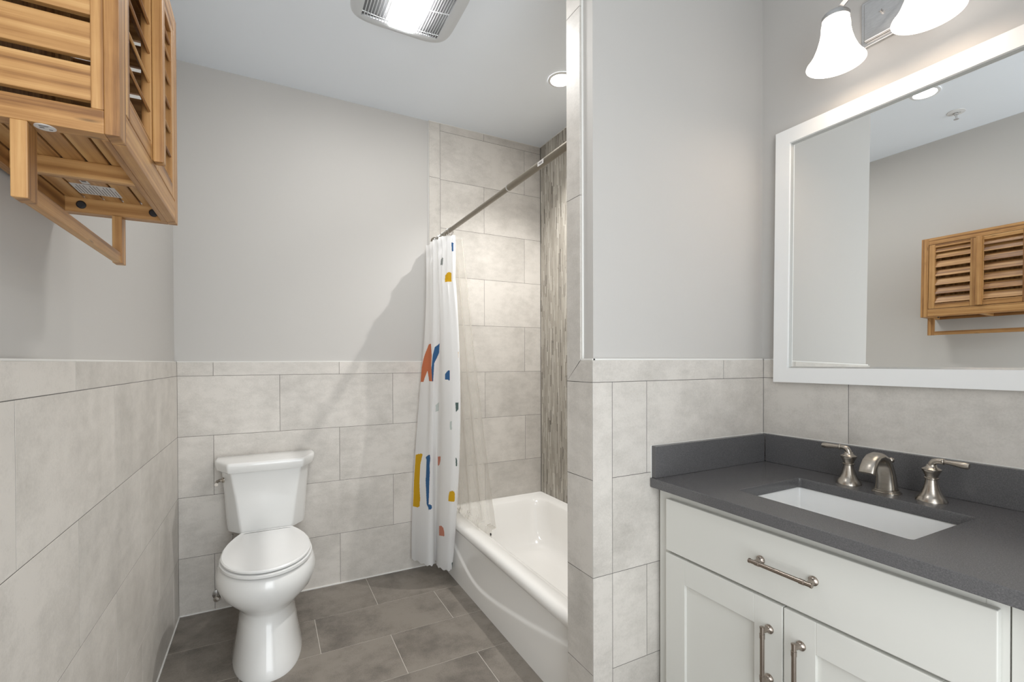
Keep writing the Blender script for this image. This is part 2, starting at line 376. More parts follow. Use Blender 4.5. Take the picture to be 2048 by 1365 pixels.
MB().lathe([(.0, -.004), (.030, -.004), (.032, 0), (.028, .004), (.0, .005)], (0,0,0), 24, Matrix.Translation((1.74, Y0+.42, .062))).build('drain', M['chrome'], TUB)

# ------------------------------------------------------------------ shower rod, rings, curtain and liner
RX, RZ = 1.335, 2.028
ROD = thing('shower_rod', (RX, -.76, RZ), 'bronze tension rod crossing the tub alcove above the curtain', 'curtain rod')
MB().tube([(RX, -.02, RZ), (RX, -1.035, RZ)], .0118, 24).build('inner_tube', M['rod'], ROD)
MB().tube([(RX, -1.015, RZ), (RX, YB+.02, RZ)], .0140, 24).build('outer_tube', M['rod'], ROD)
MB().tube([(RX, -1.010, RZ), (RX, -1.017, RZ)], .0148, 24).build('collar', M['silver'], ROD)
for y0_, s_ in ((-.001, -1), (YB+.001, 1)):
    MB().tube([(RX, y0_, RZ), (RX, y0_+s_*.008, RZ), (RX, y0_+s_*.022, RZ)], [.026, .025, .0155], 28).build('flange', M['rod'], ROD)
st = MB()
st.box(RX-.0155, RX-.0142, -1.325, -1.283, RZ-.012, RZ+.004); st.box(RX-.0162, RX-.0155, -1.318, -1.29, RZ-.003, RZ-.0015, mi=1); st.box(RX-.0162, RX-.0155, -1.316, -1.295, RZ-.007, RZ-.0055, mi=1)
tag(st.build('sticker', [M['paper'], M['ink']], ROD), 'small white printed sticker')
ring0 = None
for k in range(11):
    y = -.028 - .026*k; z_ = RZ
    if ring0 is None:
        rm = MB(); pts = [(0, .0008*math.sin(a*3), 0) for a in (0,)]
        cir = [(.021*math.cos(a), 0, -.0075+.021*math.sin(a)) for a in [2*PI*i/28 for i in range(29)]]
        rm.tube(cir, .0012, 8, caps=False); o = rm.build('curtain_ring', M['chrome']); ring0 = o
    else:
        o = ring0.copy(); COL.objects.link(o)
    o.location = (RX, y, RZ); o.rotation_euler = (random.uniform(-.15, .15), random.uniform(-.1, .1), random.uniform(-.5, .5))
    tag(o, 'thin metal ring threaded on the shower rod above the curtain', 'curtain ring', 'curtain rings bunched on the shower rod')

# ---- plan of the hanging cloth: control points from the wall to the tub end, at the hem and at the rod
CUR_Z0, CUR_Z1 = 0.07, 1.985
CUR_BOT = [(1.185,-.012),(1.164,-.034),(1.186,-.070),(1.212,-.130),(1.232,-.172),(1.256,-.172),(1.285,-.128),(1.291,-.140),
           (1.274,-.195),(1.278,-.235),(1.302,-.280),(1.330,-.286),(1.3425,-.258),(1.330,-.180),(1.337,-.110),(1.332,-.040)]
CUR_TOP = [(1.300,-.012),(1.278,-.028),(1.268,-.060),(1.282,-.100),(1.262,-.150),(1.270,-.200),(1.292,-.215),(1.280,-.240),
           (1.275,-.275),(1.292,-.300),(1.315,-.322),(1.338,-.345),(1.345,-.300),(1.335,-.220),(1.345,-.130),(1.338,-.050)]
def _cr(p, s):
    n = len(p) - 1; f = min(max(s, 0), 0.999999) * n; i = int(f); t = f - i
    a = p[max(i-1,0)]; b = p[i]; c = p[min(i+1,n)]; d = p[min(i+2,n)]
    return tuple(.5*((2*b[k]) + (-a[k]+c[k])*t + (2*a[k]-5*b[k]+4*c[k]-d[k])*t*t + (-a[k]+3*b[k]-3*c[k]+d[k])*t**3) for k in (0,1))
def curtain(s, z):
    h = (z - CUR_Z0) / (CUR_Z1 - CUR_Z0)
    w = h * h * (3 - 2*h)
    b = _cr(CUR_BOT, s); t = _cr(CUR_TOP, s)
    x = b[0]*(1-w) + t[0]*w; y = b[1]*(1-w) + t[1]*w
    bulge = math.sin(math.pi * min(h*1.15, 1)) ** .8 if 0 < h < .869 else 0
    y -= .105 * bulge * max(0, min(1, (s-.35)/.3)) * min(1, max(0, (-y-.02)/.1))
    r = max(0, h-.55)/.45                       # gathering ripples below the rings
    x += .006 * r*r * math.sin(s*95); y += .006 * r*r * math.cos(s*95)
    x += .0025 * math.sin(s*23 + z*3.1) * (1-r); 
    return min(x, 1.3445), min(y, -.006), z

DECALS = [('yellow', [(0.0923, 0.7056), (0.1301, 0.7138), (0.168, 0.7193), (0.1691, 0.7111), (0.1546, 0.6535), (0.1535, 0.5549), (0.1591, 0.4946), (0.1646, 0.459), (0.1635, 0.4042), (0.1424, 0.3933), (0.0857, 0.3933), (0.089, 0.4508), (0.0857, 0.5494), (0.0901, 0.6426)]), ('blue', [(0.2069, 0.7056), (0.2392, 0.7193), (0.2703, 0.722), (0.2792, 0.7029), (0.267, 0.6618), (0.2714, 0.6179), (0.2647, 0.5577), (0.2614, 0.4864), (0.257, 0.4316), (0.2747, 0.4316), (0.3048, 0.4262), (0.3115, 0.4097), (0.2881, 0.4015), (0.2581, 0.3988), (0.2536, 0.4125), (0.2325, 0.4262), (0.2225, 0.4919), (0.2113, 0.5631), (0.2136, 0.6234), (0.2125, 0.6892), (0.2013, 0.6974)]), ('salmon', [(0.426, 0.7083), (0.5061, 0.722), (0.5028, 0.7001), (0.4761, 0.67), (0.4427, 0.6535), (0.4305, 0.6618)]), ('green', [(0.693, 0.7385), (0.7008, 0.7385), (0.7097, 0.7275), (0.7141, 0.6919), (0.6997, 0.6919)]), ('yellow', [(0.6407, 0.5303), (0.6474, 0.5467), (0.6696, 0.5522), (0.693, 0.5494), (0.7041, 0.5357), (0.7075, 0.4919), (0.6385, 0.4892)]), ('salmon', [(0.5328, 0.3166), (0.5717, 0.3275), (0.6029, 0.3248), (0.6151, 0.3056), (0.6207, 0.2755), (0.5428, 0.2618)]), ('green', [(0.7297, 0.1166), (0.7642, 0.1193), (0.7653, 0.1358), (0.7642, 0.1221), (0.7642, 0.1193), (0.7631, 0.0892), (0.7597, 0.0727)]), ('grey', [(0.5751, 1.8672), (0.5907, 1.859), (0.5851, 1.8206), (0.5362, 1.8234), (0.5417, 1.8562)]), ('yellow', [(0.6029, 1.7247), (0.6073, 1.7631), (0.6329, 1.774), (0.6674, 1.7795), (0.6808, 1.7713), (0.6796, 1.722)]), ('orange', [(0.1813, 1.3768), (0.2792, 1.3768), (0.2959, 1.3083), (0.2892, 1.2453), (0.3092, 1.1549), (0.2047, 1.1549), (0.1758, 1.2179), (0.1379, 1.1494), (0.0779, 1.1467), (0.0779, 1.1932), (0.079, 1.2782), (0.079, 1.2371)]), ('blue', [(0.3126, 1.3111), (0.3404, 1.3576), (0.4038, 1.3795), (0.3971, 1.3247), (0.3359, 1.2617), (0.3226, 1.1576), (0.287, 1.1576), (0.2937, 1.2371)]), ('blue', [(0.5784, 1.1713), (0.5784, 1.2015), (0.6073, 1.2206), (0.6251, 1.2234), (0.6251, 1.1686)]), ('yellow', [(0.713, 1.3247), (0.7175, 1.3247), (0.713, 1.2837), (0.7119, 1.2837)]), ('green', [(0.6774, 1.0453), (0.7086, 1.048), (0.7097, 1.0097), (0.6841, 0.9933)]), ('mint', [(0.366, 1.0152), (0.4138, 1.0343), (0.4194, 0.9823), (0.3682, 0.9768)]), ('mint', [(0.6307, 0.9385), (0.6452, 0.9439), (0.6474, 0.8946), (0.6318, 0.8946)]), ('blue', [(0.6774, 1.9439), (0.7208, 1.9412), (0.7197, 1.8919), (0.6819, 1.8946)])]
def inside(p, poly):
    c = False; x, y = p; j = len(poly)-1
    for i in range(len(poly)):
        xi, yi = poly[i]; xj, yj = poly[j]
        if (yi > y) != (yj > y) and x < (xj-xi)*(y-yi)/(yj-yi)+xi: c = not c
        j = i
    return c
def make_curtain():
    NS, NZ = 460, 520; vs = []; fs = []; mi = []
    keys = ['cloth'] + ['ink_'+k for k in ('yellow', 'blue', 'salmon', 'orange', 'green', 'grey', 'mint')]
    for j in range(NZ+1):
        z = CUR_Z0 + (CUR_Z1-CUR_Z0)*j/NZ
        for i in range(NS+1):
            x, y, zz = curtain(i/NS, z)
            if j == 0: zz += .004*math.sin(i*.21)
            vs.append((x, y, zz))
    boxes = [(min(a for a, b in p), max(a for a, b in p), min(b for a, b in p), max(b for a, b in p)) for n, p in DECALS]
    for j in range(NZ):
        z = CUR_Z0 + (CUR_Z1-CUR_Z0)*(j+.5)/NZ
        for i in range(NS):
            s = (i+.5)/NS; m = 0
            for (n, p), b in zip(DECALS, boxes):
                if b[0] <= s <= b[1] and b[2] <= z <= b[3] and inside((s, z), p): m = keys.index('ink_'+n); break
            a = j*(NS+1)+i; fs.append((a, a+1, a+NS+2, a+NS+1)); mi.append(m)
    me = bpy.data.meshes.new('shower_curtain'); me.from_pydata(vs, [], fs)
    for k in keys: me.materials.append(M[k])
    me.polygons.foreach_set('material_index', mi); me.polygons.foreach_set('use_smooth', [True]*len(fs)); me.update()
    o = bpy.data.objects.new('shower_curtain', me); COL.objects.link(o)
    tag(o, 'white fabric shower curtain printed with coloured brush shapes, bunched beside the toilet wall', 'shower curtain')
make_curtain()
def make_liner():
    BOT = [(1.372+.085, -.03), (1.475, -.09), (1.455, -.15), (1.49, -.22), (1.465, -.29), (1.50, -.36), (1.475, -.43), (1.505, -.50), (1.50, -.565)]
    TOP = [(1.372, -.05), (1.380, -.09), (1.366, -.13), (1.384, -.17), (1.368, -.20), (1.386, -.24), (1.370, -.28), (1.388, -.32), (1.375, -.36)]
    NS, NZ = 200, 160; mb = MB(); rows = []
    for j in range(NZ+1):
        h = j/NZ; row = []
        for i in range(NS+1):
            s = i/NS; z = (.225 + .03*math.sin(s*9+1) + .05*s)*(1-h) + 1.975*h
            b = _cr(BOT, s); t = _cr(TOP, s); k = h**.85
            if z < .36: k = ((.36)/1.975)**.85*.9
            x = b[0]*(1-k)+t[0]*k + .0035*math.sin(s*26+h*4); y = b[1]*(1-k)+t[1]*k + .003*math.cos(s*21+h*5)
            row.append((x, y, z))
        rows.append(row)
    mb.loft(rows, False, False, close=False); o = mb.build('shower_liner', M['liner'], fix=False, angle=80)
    tag(o, 'clear plastic shower liner hanging inside the bathtub behind the curtain', 'shower liner')
    for s in (.12, .42, .72, .97):
        b = _cr(BOT, s); k = ((.36)/1.975)**.85*.9; t = _cr(TOP, s)
        c = (b[0]*(1-k)+t[0]*k, b[1]*(1-k)+t[1]*k, .275+.05*s)
        mg_ = MB().lathe([(0, -.002), (.007, -.002), (.007, .002), (0, .002)], (0,0,0), 16, Matrix.Translation(c) @ Matrix.Rotation(PI/2, 4, 'Y')).build('magnet', M['black'], o)
make_liner()

# ------------------------------------------------------------------ toilet
CX = .392
TO = thing('toilet', (CX, -.4, 0), 'white two-piece toilet with closed lid against the tiled back wall', 'toilet')
def egg(cx, yc, hw, fr, bk, z, n=48, pw=2.0, bp=2.6):                     # front (towards viewer) rounded, back squarer
    pts = []
    for i in range(n):
        a = 2*PI*i/n; c, s = math.cos(a), math.sin(a); e = pw if s < 0 else bp
        pts.append((cx + hw*math.copysign(abs(c)**(2/e), c), yc + (fr if s < 0 else bk)*math.copysign(abs(s)**(2/e), s), z))
    return pts
bw = MB()
bw.loft([egg(CX, -.46, .137, .285, .27, 0, pw=2.3), egg(CX, -.46, .137, .285, .27, .012, pw=2.3), egg(CX, -.46, .128, .268, .27, .05, pw=2.3), egg(CX, -.46, .118, .245, .27, .12, pw=2.3), egg(CX, -.46, .110, .222, .27, .185, pw=2.3),
         egg(CX, -.46, .108, .210, .27, .222, pw=2.2), egg(CX, -.46, .118, .214, .27, .238, pw=2.2), egg(CX, -.46, .152, .236, .28, .262), egg(CX, -.46, .183, .262, .285, .295), egg(CX, -.46, .198, .276, .29, .335),
         egg(CX, -.46, .197, .276, .29, .365), egg(CX, -.46, .188, .268, .285, .392), egg(CX, -.46, .180, .262, .28, .400), egg(CX, -.46, .170, .252, .275, .4035)], smooth=True)
bw.build('bowl', M['porcelain'], TO, angle=70)
sh = MB(); sh.box(CX-.11, CX+.11, -.30, -.02, .33, .425); sh.build('tank_shelf', M['porcelain'], TO, .025, 4)
def lidshape(hw, fr, z, back=-.205, inset=0):
    # rounded front, sides sweeping in to a straight hinge edge
    pts = []; n = 40
    for i in range(n+1):
        a = PI + PI*i/n; pts.append((CX + (hw-inset)*math.cos(a), -.475 + (fr-inset)*math.sin(a), z))
    hb = .112
    for t in (0.25, .5, .75, .9): 
        pts.append((CX + (hw-inset) - (hw-hb)*(t**2.2), -.475 + (back+.475)*t, z))
    pts.append((CX+hb-inset*.3, back-inset, z)); pts.append((CX-hb+inset*.3, back-inset, z))
    for t in (.9, .75, .5, .25):
        pts.append((CX - (hw-inset) + (hw-hb)*(t**2.2), -.475 + (back+.475)*t, z))
    return pts
se = MB(); se.loft([lidshape(.180, .252, .4085, inset=.016), lidshape(.180, .252, .4088, inset=.004), lidshape(.183, .255, .4105), lidshape(.183, .255, .4205), lidshape(.180, .252, .4228, inset=.004), lidshape(.180, .252, .4235, inset=.016)])
se.build('seat', M['plastic'], TO, angle=50)
ld_ = MB(); ld_.loft([lidshape(.176, .247, .4275, inset=.016), lidshape(.176, .247, .4278, inset=.004), lidshape(.178, .249, .4295), lidshape(.178, .249, .436), lidshape(.178, .249, .4405, inset=.005), lidshape(.178, .249, .4405, inset=.026), lidshape(.178, .249, .4425, inset=.032)])
ld_.build('lid', M['plastic'], TO, angle=25)
def tankloop(hw, fl, yb, yf, z, side=.09):
    # flat front of half width fl, slanted cheeks, short sides back to the wall
    r = .012; a = Vector((-hw, yf+side)); b = Vector((-fl, yf)); q = [(-hw, yb)]
    u0 = Vector((-hw, yb)); d1 = (u0-a).normalized(); d2 = (b-a).normalized()
    for k in range(5):
        t = k/4; q.append(tuple(a + d1*r*2.5*(1-t)**2 + d2*r*2.5*t**2))
    d3 = (a-b).normalized(); d4 = Vector((1, 0))
    for k in range(5):
        t = k/4; q.append(tuple(b + d3*r*.8*(1-t)**2 + d4*r*.8*t**2))
    right = [(-x, y) for x, y in reversed(q)]
    return [(CX+x, y, z) for x, y in q + right]
tk = MB()
tk.loft([tankloop(.165, .105, -.035, -.190, .425, .075), tankloop(.175, .112, -.03, -.202, .434, .08), tankloop(.179, .115, -.03, -.206, .455, .085), tankloop(.190, .136, -.025, -.212, .62, .095), tankloop(.202, .157, -.02, -.217, .752, .105)])
tk.build('tank', M['porcelain'], TO, 0, angle=40)
tl = MB()
tl.loft([tankloop(.215, .158, -.012, -.228, .7375, .12), tankloop(.222, .162, -.008, -.235, .7385, .125), tankloop(.226, .165, -.006, -.238, .744, .13), tankloop(.230, .167, -.006, -.242, .772, .135), tankloop(.229, .166, -.007, -.241, .780, .135), tankloop(.225, .163, -.010, -.237, .785, .135), tankloop(.219, .159, -.015, -.231, .7865, .13)])
tl.build('tank_lid', M['porcelain'], TO, 0, angle=50)
lv = MB(); LV = Vector((CX-.186, -.162, .698)); ln = Vector((-.92, -.40, 0)).normalized()
lv.tube([LV, LV+ln*.006, LV+ln*.009, LV+ln*.022], [.013, .013, .008, .007], 20)
lv.tube([LV+ln*.018+Vector((.004, .006, 0)), LV+ln*.022+Vector((-.006, -.012, -.001)), LV+ln*.023+Vector((-.006, -.040, -.003)), LV+ln*.023+Vector((-.004, -.062, -.004))], [.0065, .007, .0065, .008], 12)
tag(lv.build('flush_lever', M['nickel'], TO), 'brushed metal flush lever')
SV = thing('supply_valve', (.165, 0, .08), 'small metal water supply valve low on the wall behind the toilet', 'valve')
v_ = MB(); v_.lathe([(0, 0), (.026, 0), (.024, .006), (.009, .010), (.009, .055), (0, .055)], (0,0,0), 20, Matrix.Translation((.165, -.001, .08)) @ Matrix.Rotation(PI/2, 4, 'X'))
v_.build('valve_body', M['chrome'], SV)
v_ = MB(); v_.lathe([(0, 0), (.013, .002), (.015, .008), (.012, .014), (0, .015)], (0,0,0), 16, Matrix.Translation((.165, -.056, .08)) @ Matrix.Rotation(PI/2, 4, 'X')); v_.build('handle', M['nickel'], SV)
v_ = MB(); v_.tube([(.167, -.045, .088), (.172, -.05, .16), (.20, -.06, .26), (.225, -.07, .33), (.235, -.075, .40)], .005, 10); v_.build('supply_hose', M['silver'], SV)

# ------------------------------------------------------------------ vanity
KZ, KB = .8806, .85; VX = 1.5606; DX = 1.5425
VA = thing('vanity_cabinet', (1.85, -2.1, 0), 'off-white vanity cabinet with one wide drawer and two panelled doors', 'cabinet')
VYL, VYR = -1.672, -2.506
bx = MB()
bx.box(VX, VX+.02, VYL, VYL-.045, .10, KB-.001); bx.box(VX, VX+.02, VYR, VYR+.012+.02, .10, KB-.001)
bx.box(VX, VX+.02, VYL-.045, VYR+.03, .812, KB-.001); bx.box(VX, VX+.02, VYL-.045, VYR+.03, .635, .665); bx.box(VX, VX+.02, VYL-.045, VYR+.03, .10, .13); bx.box(VX, VX+.02, -2.09, -2.12, .13, .635)
bx.build('face_frame', M['cabinet'], VA, .0008)
bx = MB(); bx.box(VX+.02, XR-.002, VYL, VYL-.016, .0, KB-.001); bx.box(VX+.02, XR-.002, VYR, VYR+.016, 0, KB-.001); bx.box(XR-.012, XR-.002, VYL-.016, VYR+.016, 0, .70); bx.box(VX+.02, XR-.012, VYL-.016, VYR+.016, .10, .116)
bx.build('carcass', M['cabinet'], VA)
box_obj('toe_kick', (VX+.06, VX+.075, VYL-.016, VYR+.016, 0, .10), M['cabinet'], VA)
box_obj('filler_panel', (VX-.002, VX+.016, VYR-.0025, -2.66, 0.0, KB-.001), M['cabinet'], VA, .001)
def pull(parent, p0, p1):                                               # bar pull between two end posts, standing off the front
    h = bpy.data.objects.new('handle', None); COL.objects.link(h); h.parent = parent
    p0, p1 = Vector(p0), Vector(p1); d = (p1-p0).normalized(); out = Vector((-1, 0, 0)); off = .030
    h['label'] = 'dark nickel bar pull'
    mb = MB(); a, b = p0+out*off, p1+out*off
    mb.tube([a - d*.014, a - d*.0135, a + d*.0, b - d*.0, b + d*.0135, b + d*.014], [.0048, .0056, .0056, .0056, .0056, .0048], 16)
    mb.tube([a+d*.004, a+d*.0045, a+d*.016, a+d*.0165], [.0056, .0066, .0066, .0056], 16); mb.tube([b-d*.0165, b-d*.016, b-d*.0045, b-d*.004], [.0056, .0066, .0066, .0056], 16)
    mb.tube([a-d*.013, a-d*.010], .0064, 16); mb.tube([b+d*.013, b+d*.010], .0064, 16)
    for q in (p0, p1):
        mb.tube([q, q+out*.003, q+out*.005, q+out*.010, q+out*.024, q+out*off], [.0115, .0115, .0085, .0052, .0048, .0056], 18)
    me_o = mb.build('handle', M['pull'], parent); me_o['label'] = 'dark nickel bar pull'
    bpy.data.objects.remove(h)
    return me_o
DR = box_obj('drawer_front', (DX, DX+.0175, -1.7155, -2.4955, .6555, .822), M['cabinet'], VA, .0022, 3)
pull(VA, (DX, -2.046, .745), (DX, -2.180, .745))
def door(y0, y1, hy):
    z0, z1_, rl, tp = .105, .6475, .0775, .0775
    mb = MB(); mb.box(DX, DX+.0175, y0, y0-rl, z0, z1_); mb.box(DX, DX+.0175, y1+rl, y1, z0, z1_); mb.box(DX, DX+.0175, y0-rl, y1+rl, z1_-tp, z1_); mb.box(DX, DX+.0175, y0-rl, y1+rl, z0, z0+tp)
    mb.box(DX+.009, DX+.0165, y0-rl+.001, y1+rl-.001, z0+tp-.001, z1_-tp+.001)
    d_ = mb.build('door', M['cabinet'], VA, .0012, 2)
    pull(d_, (DX, hy, .5745), (DX, hy, .4463))
door(-1.7155, -2.104, -2.070); door(-2.1075, -2.4955, -2.151)

# countertop with an under-mounted basin
CT = thing('countertop', (1.81, -2.1, KZ), 'dark grey quartz vanity countertop with low back and side splashes', 'countertop')
def ctop():
    o = [(1.524, YW-.0025), (1.506, -2.66), (XR-.001, -2.66), (XR-.001, YW-.0025)]
    h = [(1.6466, -1.903), (1.6262, -2.338), (1.9405, -2.3425), (1.9530, -1.9015)]
    def rounded(p, r=.012, n=5):
        out = []
        for i in range(4):
            a, b, c = Vector(p[i-1]), Vector(p[i]), Vector(p[(i+1) % 4]); u = (a-b).normalized()*r; v = (c-b).normalized()*r
            for k in range(n+1):
                t = k/n; out.append(tuple(b + u*(1-t)**2 + v*t**2))
        return out
    H = rounded(h); n = len(H)//4; mb = MB()
    for z in (KZ, KB):
        vs = [(x, y, z) for x, y in o] + [(x, y, z) for x, y in H]; fs = []
        for i in range(4):
            idx = [4 + (i*n + n//2 + k) % len(H) for k in range(n+1)]
            fs.append([i] + idx + [(i+1) % 4])
        mb.add(vs, fs)
    mb.loft([[(x, y, KZ) for x, y in o], [(x, y, KB) for x, y in o]], False, False, smooth=False); mb.loft([[(x, y, KZ) for x, y in H], [(x, y, KB) for x, y in H]], False, False, smooth=True)
    ob = mb.build('slab', M['quartz'], CT, 0)
    bm = bmesh.new(); bm.from_mesh(ob.data); bmesh.ops.remove_doubles(bm, verts=bm.verts, dist=1e-5); bmesh.ops.recalc_face_normals(bm, faces=bm.faces); bm.to_mesh(ob.data); bm.free()
    m_ = ob.modifiers.new('bevel', 'BEVEL'); m_.width = .0018; m_.segments = 2; m_.limit_method = 'ANGLE'; m_.angle_limit = math.radians(50)
    return H
HOLE = ctop()
box_obj('backsplash', (XR-.021, XR-.001, YW-.0215, -2.66, KZ, .9868), M['quartz'], CT, .0015)
box_obj('side_splash', (1.531, XR-.0215, YW-.0205, YW-.0015, KZ, .9868), M['quartz'], CT, .0015)
caulk('trim_4', [(XR-.004, XR, YW-.003, -2.66, .9855, .9885), (1.529, XR, YW-.003, YW-.0002, .9855, .9885), (1.5285, 1.5315, YW-.003, YW-.0002, KB, .9885)])
SK = thing('sink_basin', (1.79, -2.12, KB), 'white rectangular under-mounted sink basin below the grey counter', 'sink')
def inset(d, z): 
    c = Vector((1.7915, -2.121)); out = []
    for x, y in HOLE:
        v = Vector((x, y)) - c; out.append((c.x + v.x*(1 + d/.155), c.y + v.y*(1 + d/.22), z))
    return out
sb = MB(); sb.loft([inset(.030, KB-.0005), inset(.004, KB-.0005), inset(.003, KB-.004), inset(-.002, KB-.05), inset(-.010, KB-.11), inset(-.025, KB-.135), inset(-.07, KB-.143), inset(-.12, KB-.147)], False, True)
sb.build('bowl', M['basin'], SK, angle=60)
MB().lathe([(0, 0), (.022, 0), (.021, .003), (0, .004)], (1.80, -2.121, KB-.148), 24).build('drain', M['chrome'], SK)

# faucet
FA = thing('faucet', (2.01, -2.12, KZ), 'brushed nickel widespread faucet with arched spout and two lever handles', 'faucet')
def fhandle(x, y, sgn):
    mb = MB(); mb.lathe([(.0, 0), (.0345, 0), (.0345, .003), (.0325, .006), (.0315, .010), (.028, .014), (.023, .022), (.0185, .034), (.0152, .048), (.0138, .058), (.0138, .060), (.0165, .0615), (.0165, .0645), (.0138, .066), (.0145, .070), (.019, .080), (.0215, .085), (.0215, .088), (.0165, .091), (.0125, .094), (.011, .100), (.0, .100)], (x, y, KZ), 40)
    h = mb.build('handle', M['nickel'], FA, angle=40)
    pts = [(x, y, KZ+.094), (x, y+sgn*.001, KZ+.103), (x, y+sgn*.006, KZ+.110), (x, y+sgn*.014, KZ+.1125), (x, y+sgn*.022, KZ+.1125)]
    lv = MB(); lv.tube(pts, [.0085, .0085, .0083, .0075, .007], 18)
    y2 = y+sgn*.022
    lv.tube([(x, y2, KZ+.1125), (x, y2+sgn*.002, KZ+.1125), (x, y2+sgn*.004, KZ+.1125), (x, y2+sgn*.006, KZ+.1125)], [.007, .0088, .0088, .0068], 18)
    lv.tube([(x, y2+sgn*.005, KZ+.1125), (x, y2+sgn*.02, KZ+.112), (x, y2+sgn*.04, KZ+.1105), (x, y2+sgn*.050, KZ+.110), (x, y2+sgn*.056, KZ+.1095)], [.0055, .0062, .0084, .0088, .0072], 18)
    lv.build('lever', M['nickel'], h, angle=50)
fhandle(2.017, -2.018, 1); fhandle(2.017, -2.2255, -1)
sp = MB()
def secrect(c, t, w_, h_, n=24):                                        # superellipse section across direction t (in the xz plane)
    t = Vector(t).normalized(); a = Vector((0, 1, 0)); b = t.cross(a).normalized(); pts = []
    for i in range(n):
        an = 2*PI*i/n; cc, ss = math.cos(an), math.sin(an)
        pts.append(tuple(Vector(c) + a*w_*math.copysign(abs(cc)**.75, cc) + b*h_*math.copysign(abs(ss)**.75, ss)))
    return pts
path = [((2.008, KZ+.008), .0270, .0235), ((2.007, KZ+.030), .0245, .0215), ((2.003, KZ+.055), .0225, .0180), ((1.994, KZ+.080), .0212, .0150), ((1.978, KZ+.100), .0204, .0125), ((1.957, KZ+.111), .0200, .0110), ((1.935, KZ+.109), .0200, .0105), ((1.917, KZ+.098), .0202, .0105), ((1.905, KZ+.082), .0205, .0110), ((1.899, KZ+.068), .0208, .0115)]
secs = []
for i, ((x, z), w_, h_) in enumerate(path):
    a = path[max(i-1, 0)][0]; b = path[min(i+1, len(path)-1)][0]; secs.append(secrect((x, -2.124, z), (b[0]-a[0], 0, b[1]-a[1]), w_, h_))
sp.loft(secs); so = sp.build('spout', M['nickel'], FA, angle=60)
def bp(hw, hd, z): return [(2.008+hd*math.copysign(abs(math.cos(a))**.8, math.cos(a)), -2.124+hw*math.copysign(abs(math.sin(a))**.8, math.sin(a)), z) for a in [2*PI*i/32 for i in range(32)]]
MB().loft([bp(.035, .030, KZ), bp(.035, .030, KZ+.003), bp(.031, .027, KZ+.005), bp(.031, .027, KZ+.008), bp(.0275, .0245, KZ+.0095), bp(.0275, .0245, KZ+.013)]).build('spout_base', M['nickel'], FA, angle=30)
MB().lathe([(.0028, -.05), (.0028, 0), (.0065, .002), (.0085, .008), (.0065, .014), (0, .016)], (2.034, -2.124, KZ+.084), 20).build('lift_knob', M['nickel'], FA, angle=60)

# ------------------------------------------------------------------ mirror
MY0, MY1, MZ0, MZ1, FWD = -1.7195, -2.52, 1.189, 2.1265, .053
MI = thing('wall_mirror', (2.1200, -2.1, 1.65), 'large rectangular mirror in a flat white frame above the vanity', 'mirror')
nrm = Vector((-1, -.00624, .0165)).normalized()
zax = Vector((0, 0, 1)); ay = (zax.cross(nrm)).normalized(); az = nrm.cross(ay).normalized()
RM = Matrix((( -nrm.x, -ay.x, az.x), (-nrm.y, -ay.y, az.y), (-nrm.z, -ay.z, az.z)))
# local axes: x into the wall, y along the wall, z up
RM = Matrix.Identity(3)
ex = -nrm; ez = (zax - zax.dot(ex)*ex).normalized(); ey = ez.cross(ex).normalized()
MT = Matrix(((ex.x, ey.x, ez.x, 2.1200), (ex.y, ey.y, ez.y, -2.1), (ex.z, ey.z, ez.z, 1.65), (0, 0, 0, 1)))
def my(y): return y+2.1
def mz(z): return z-1.65
def mirror_part(name, boxes, m, bevel=0):
    mb = MB()
    for b in boxes: mb.box(*b, T=MT)
    return mb.build(name, m, MI, bevel, 2)
fz0, fz1, fy0, fy1 = mz(MZ0), mz(MZ1), my(MY0), my(MY1)
fr_ = MB()
for poly in ([(fy0, fz0), (fy0, fz1), (fy0-FWD, fz1-FWD), (fy0-FWD, fz0+FWD)], [(fy1, fz0), (fy1, fz1), (fy1+FWD, fz1-FWD), (fy1+FWD, fz0+FWD)],
             [(fy0, fz1), (fy1, fz1), (fy1+FWD, fz1-FWD), (fy0-FWD, fz1-FWD)], [(fy0, fz0), (fy1, fz0), (fy1+FWD, fz0+FWD), (fy0-FWD, fz0+FWD)]):
    fr_.prism(poly, lambda a, b, d: tuple(MT @ Vector((d, a, b))), -.016, .0045)
fr_.build('frame', M['frame'], MI)
mirror_part('glass', [(0, .003, fy1+FWD-.004, fy0-FWD+.004, fz0+FWD-.004, fz1-FWD+.004)], M['glassback'])
ib = MB(); a0, a1, b0, b1 = fy1+FWD, fy0-FWD, fz0+FWD, fz1-FWD
for p in (((a0, b0), (a0+.006, b0+.006), (a0+.006, b1-.006), (a0, b1)), ((a1, b0), (a1-.006, b0+.006), (a1-.006, b1-.006), (a1, b1)), ((a0, b1), (a0+.006, b1-.006), (a1-.006, b1-.006), (a1, b1)), ((a0, b0), (a0+.006, b0+.006), (a1-.006, b0+.006), (a1, b0))):
    q = [MT @ Vector((-.006, *p[0])), MT @ Vector((-.0006, *p[1])), MT @ Vector((-.0006, *p[2])), MT @ Vector((-.006, *p[3])), MT @ Vector((0.001, *p[0])), MT @ Vector((0.001, *p[3]))]
    ib.add(q, [(0, 1, 2, 3), (0, 3, 5, 4), (1, 4, 5, 2), (0, 4, 1), (3, 2, 5)])
ib.build('inner_bevel', M['bevelglass'], MI)

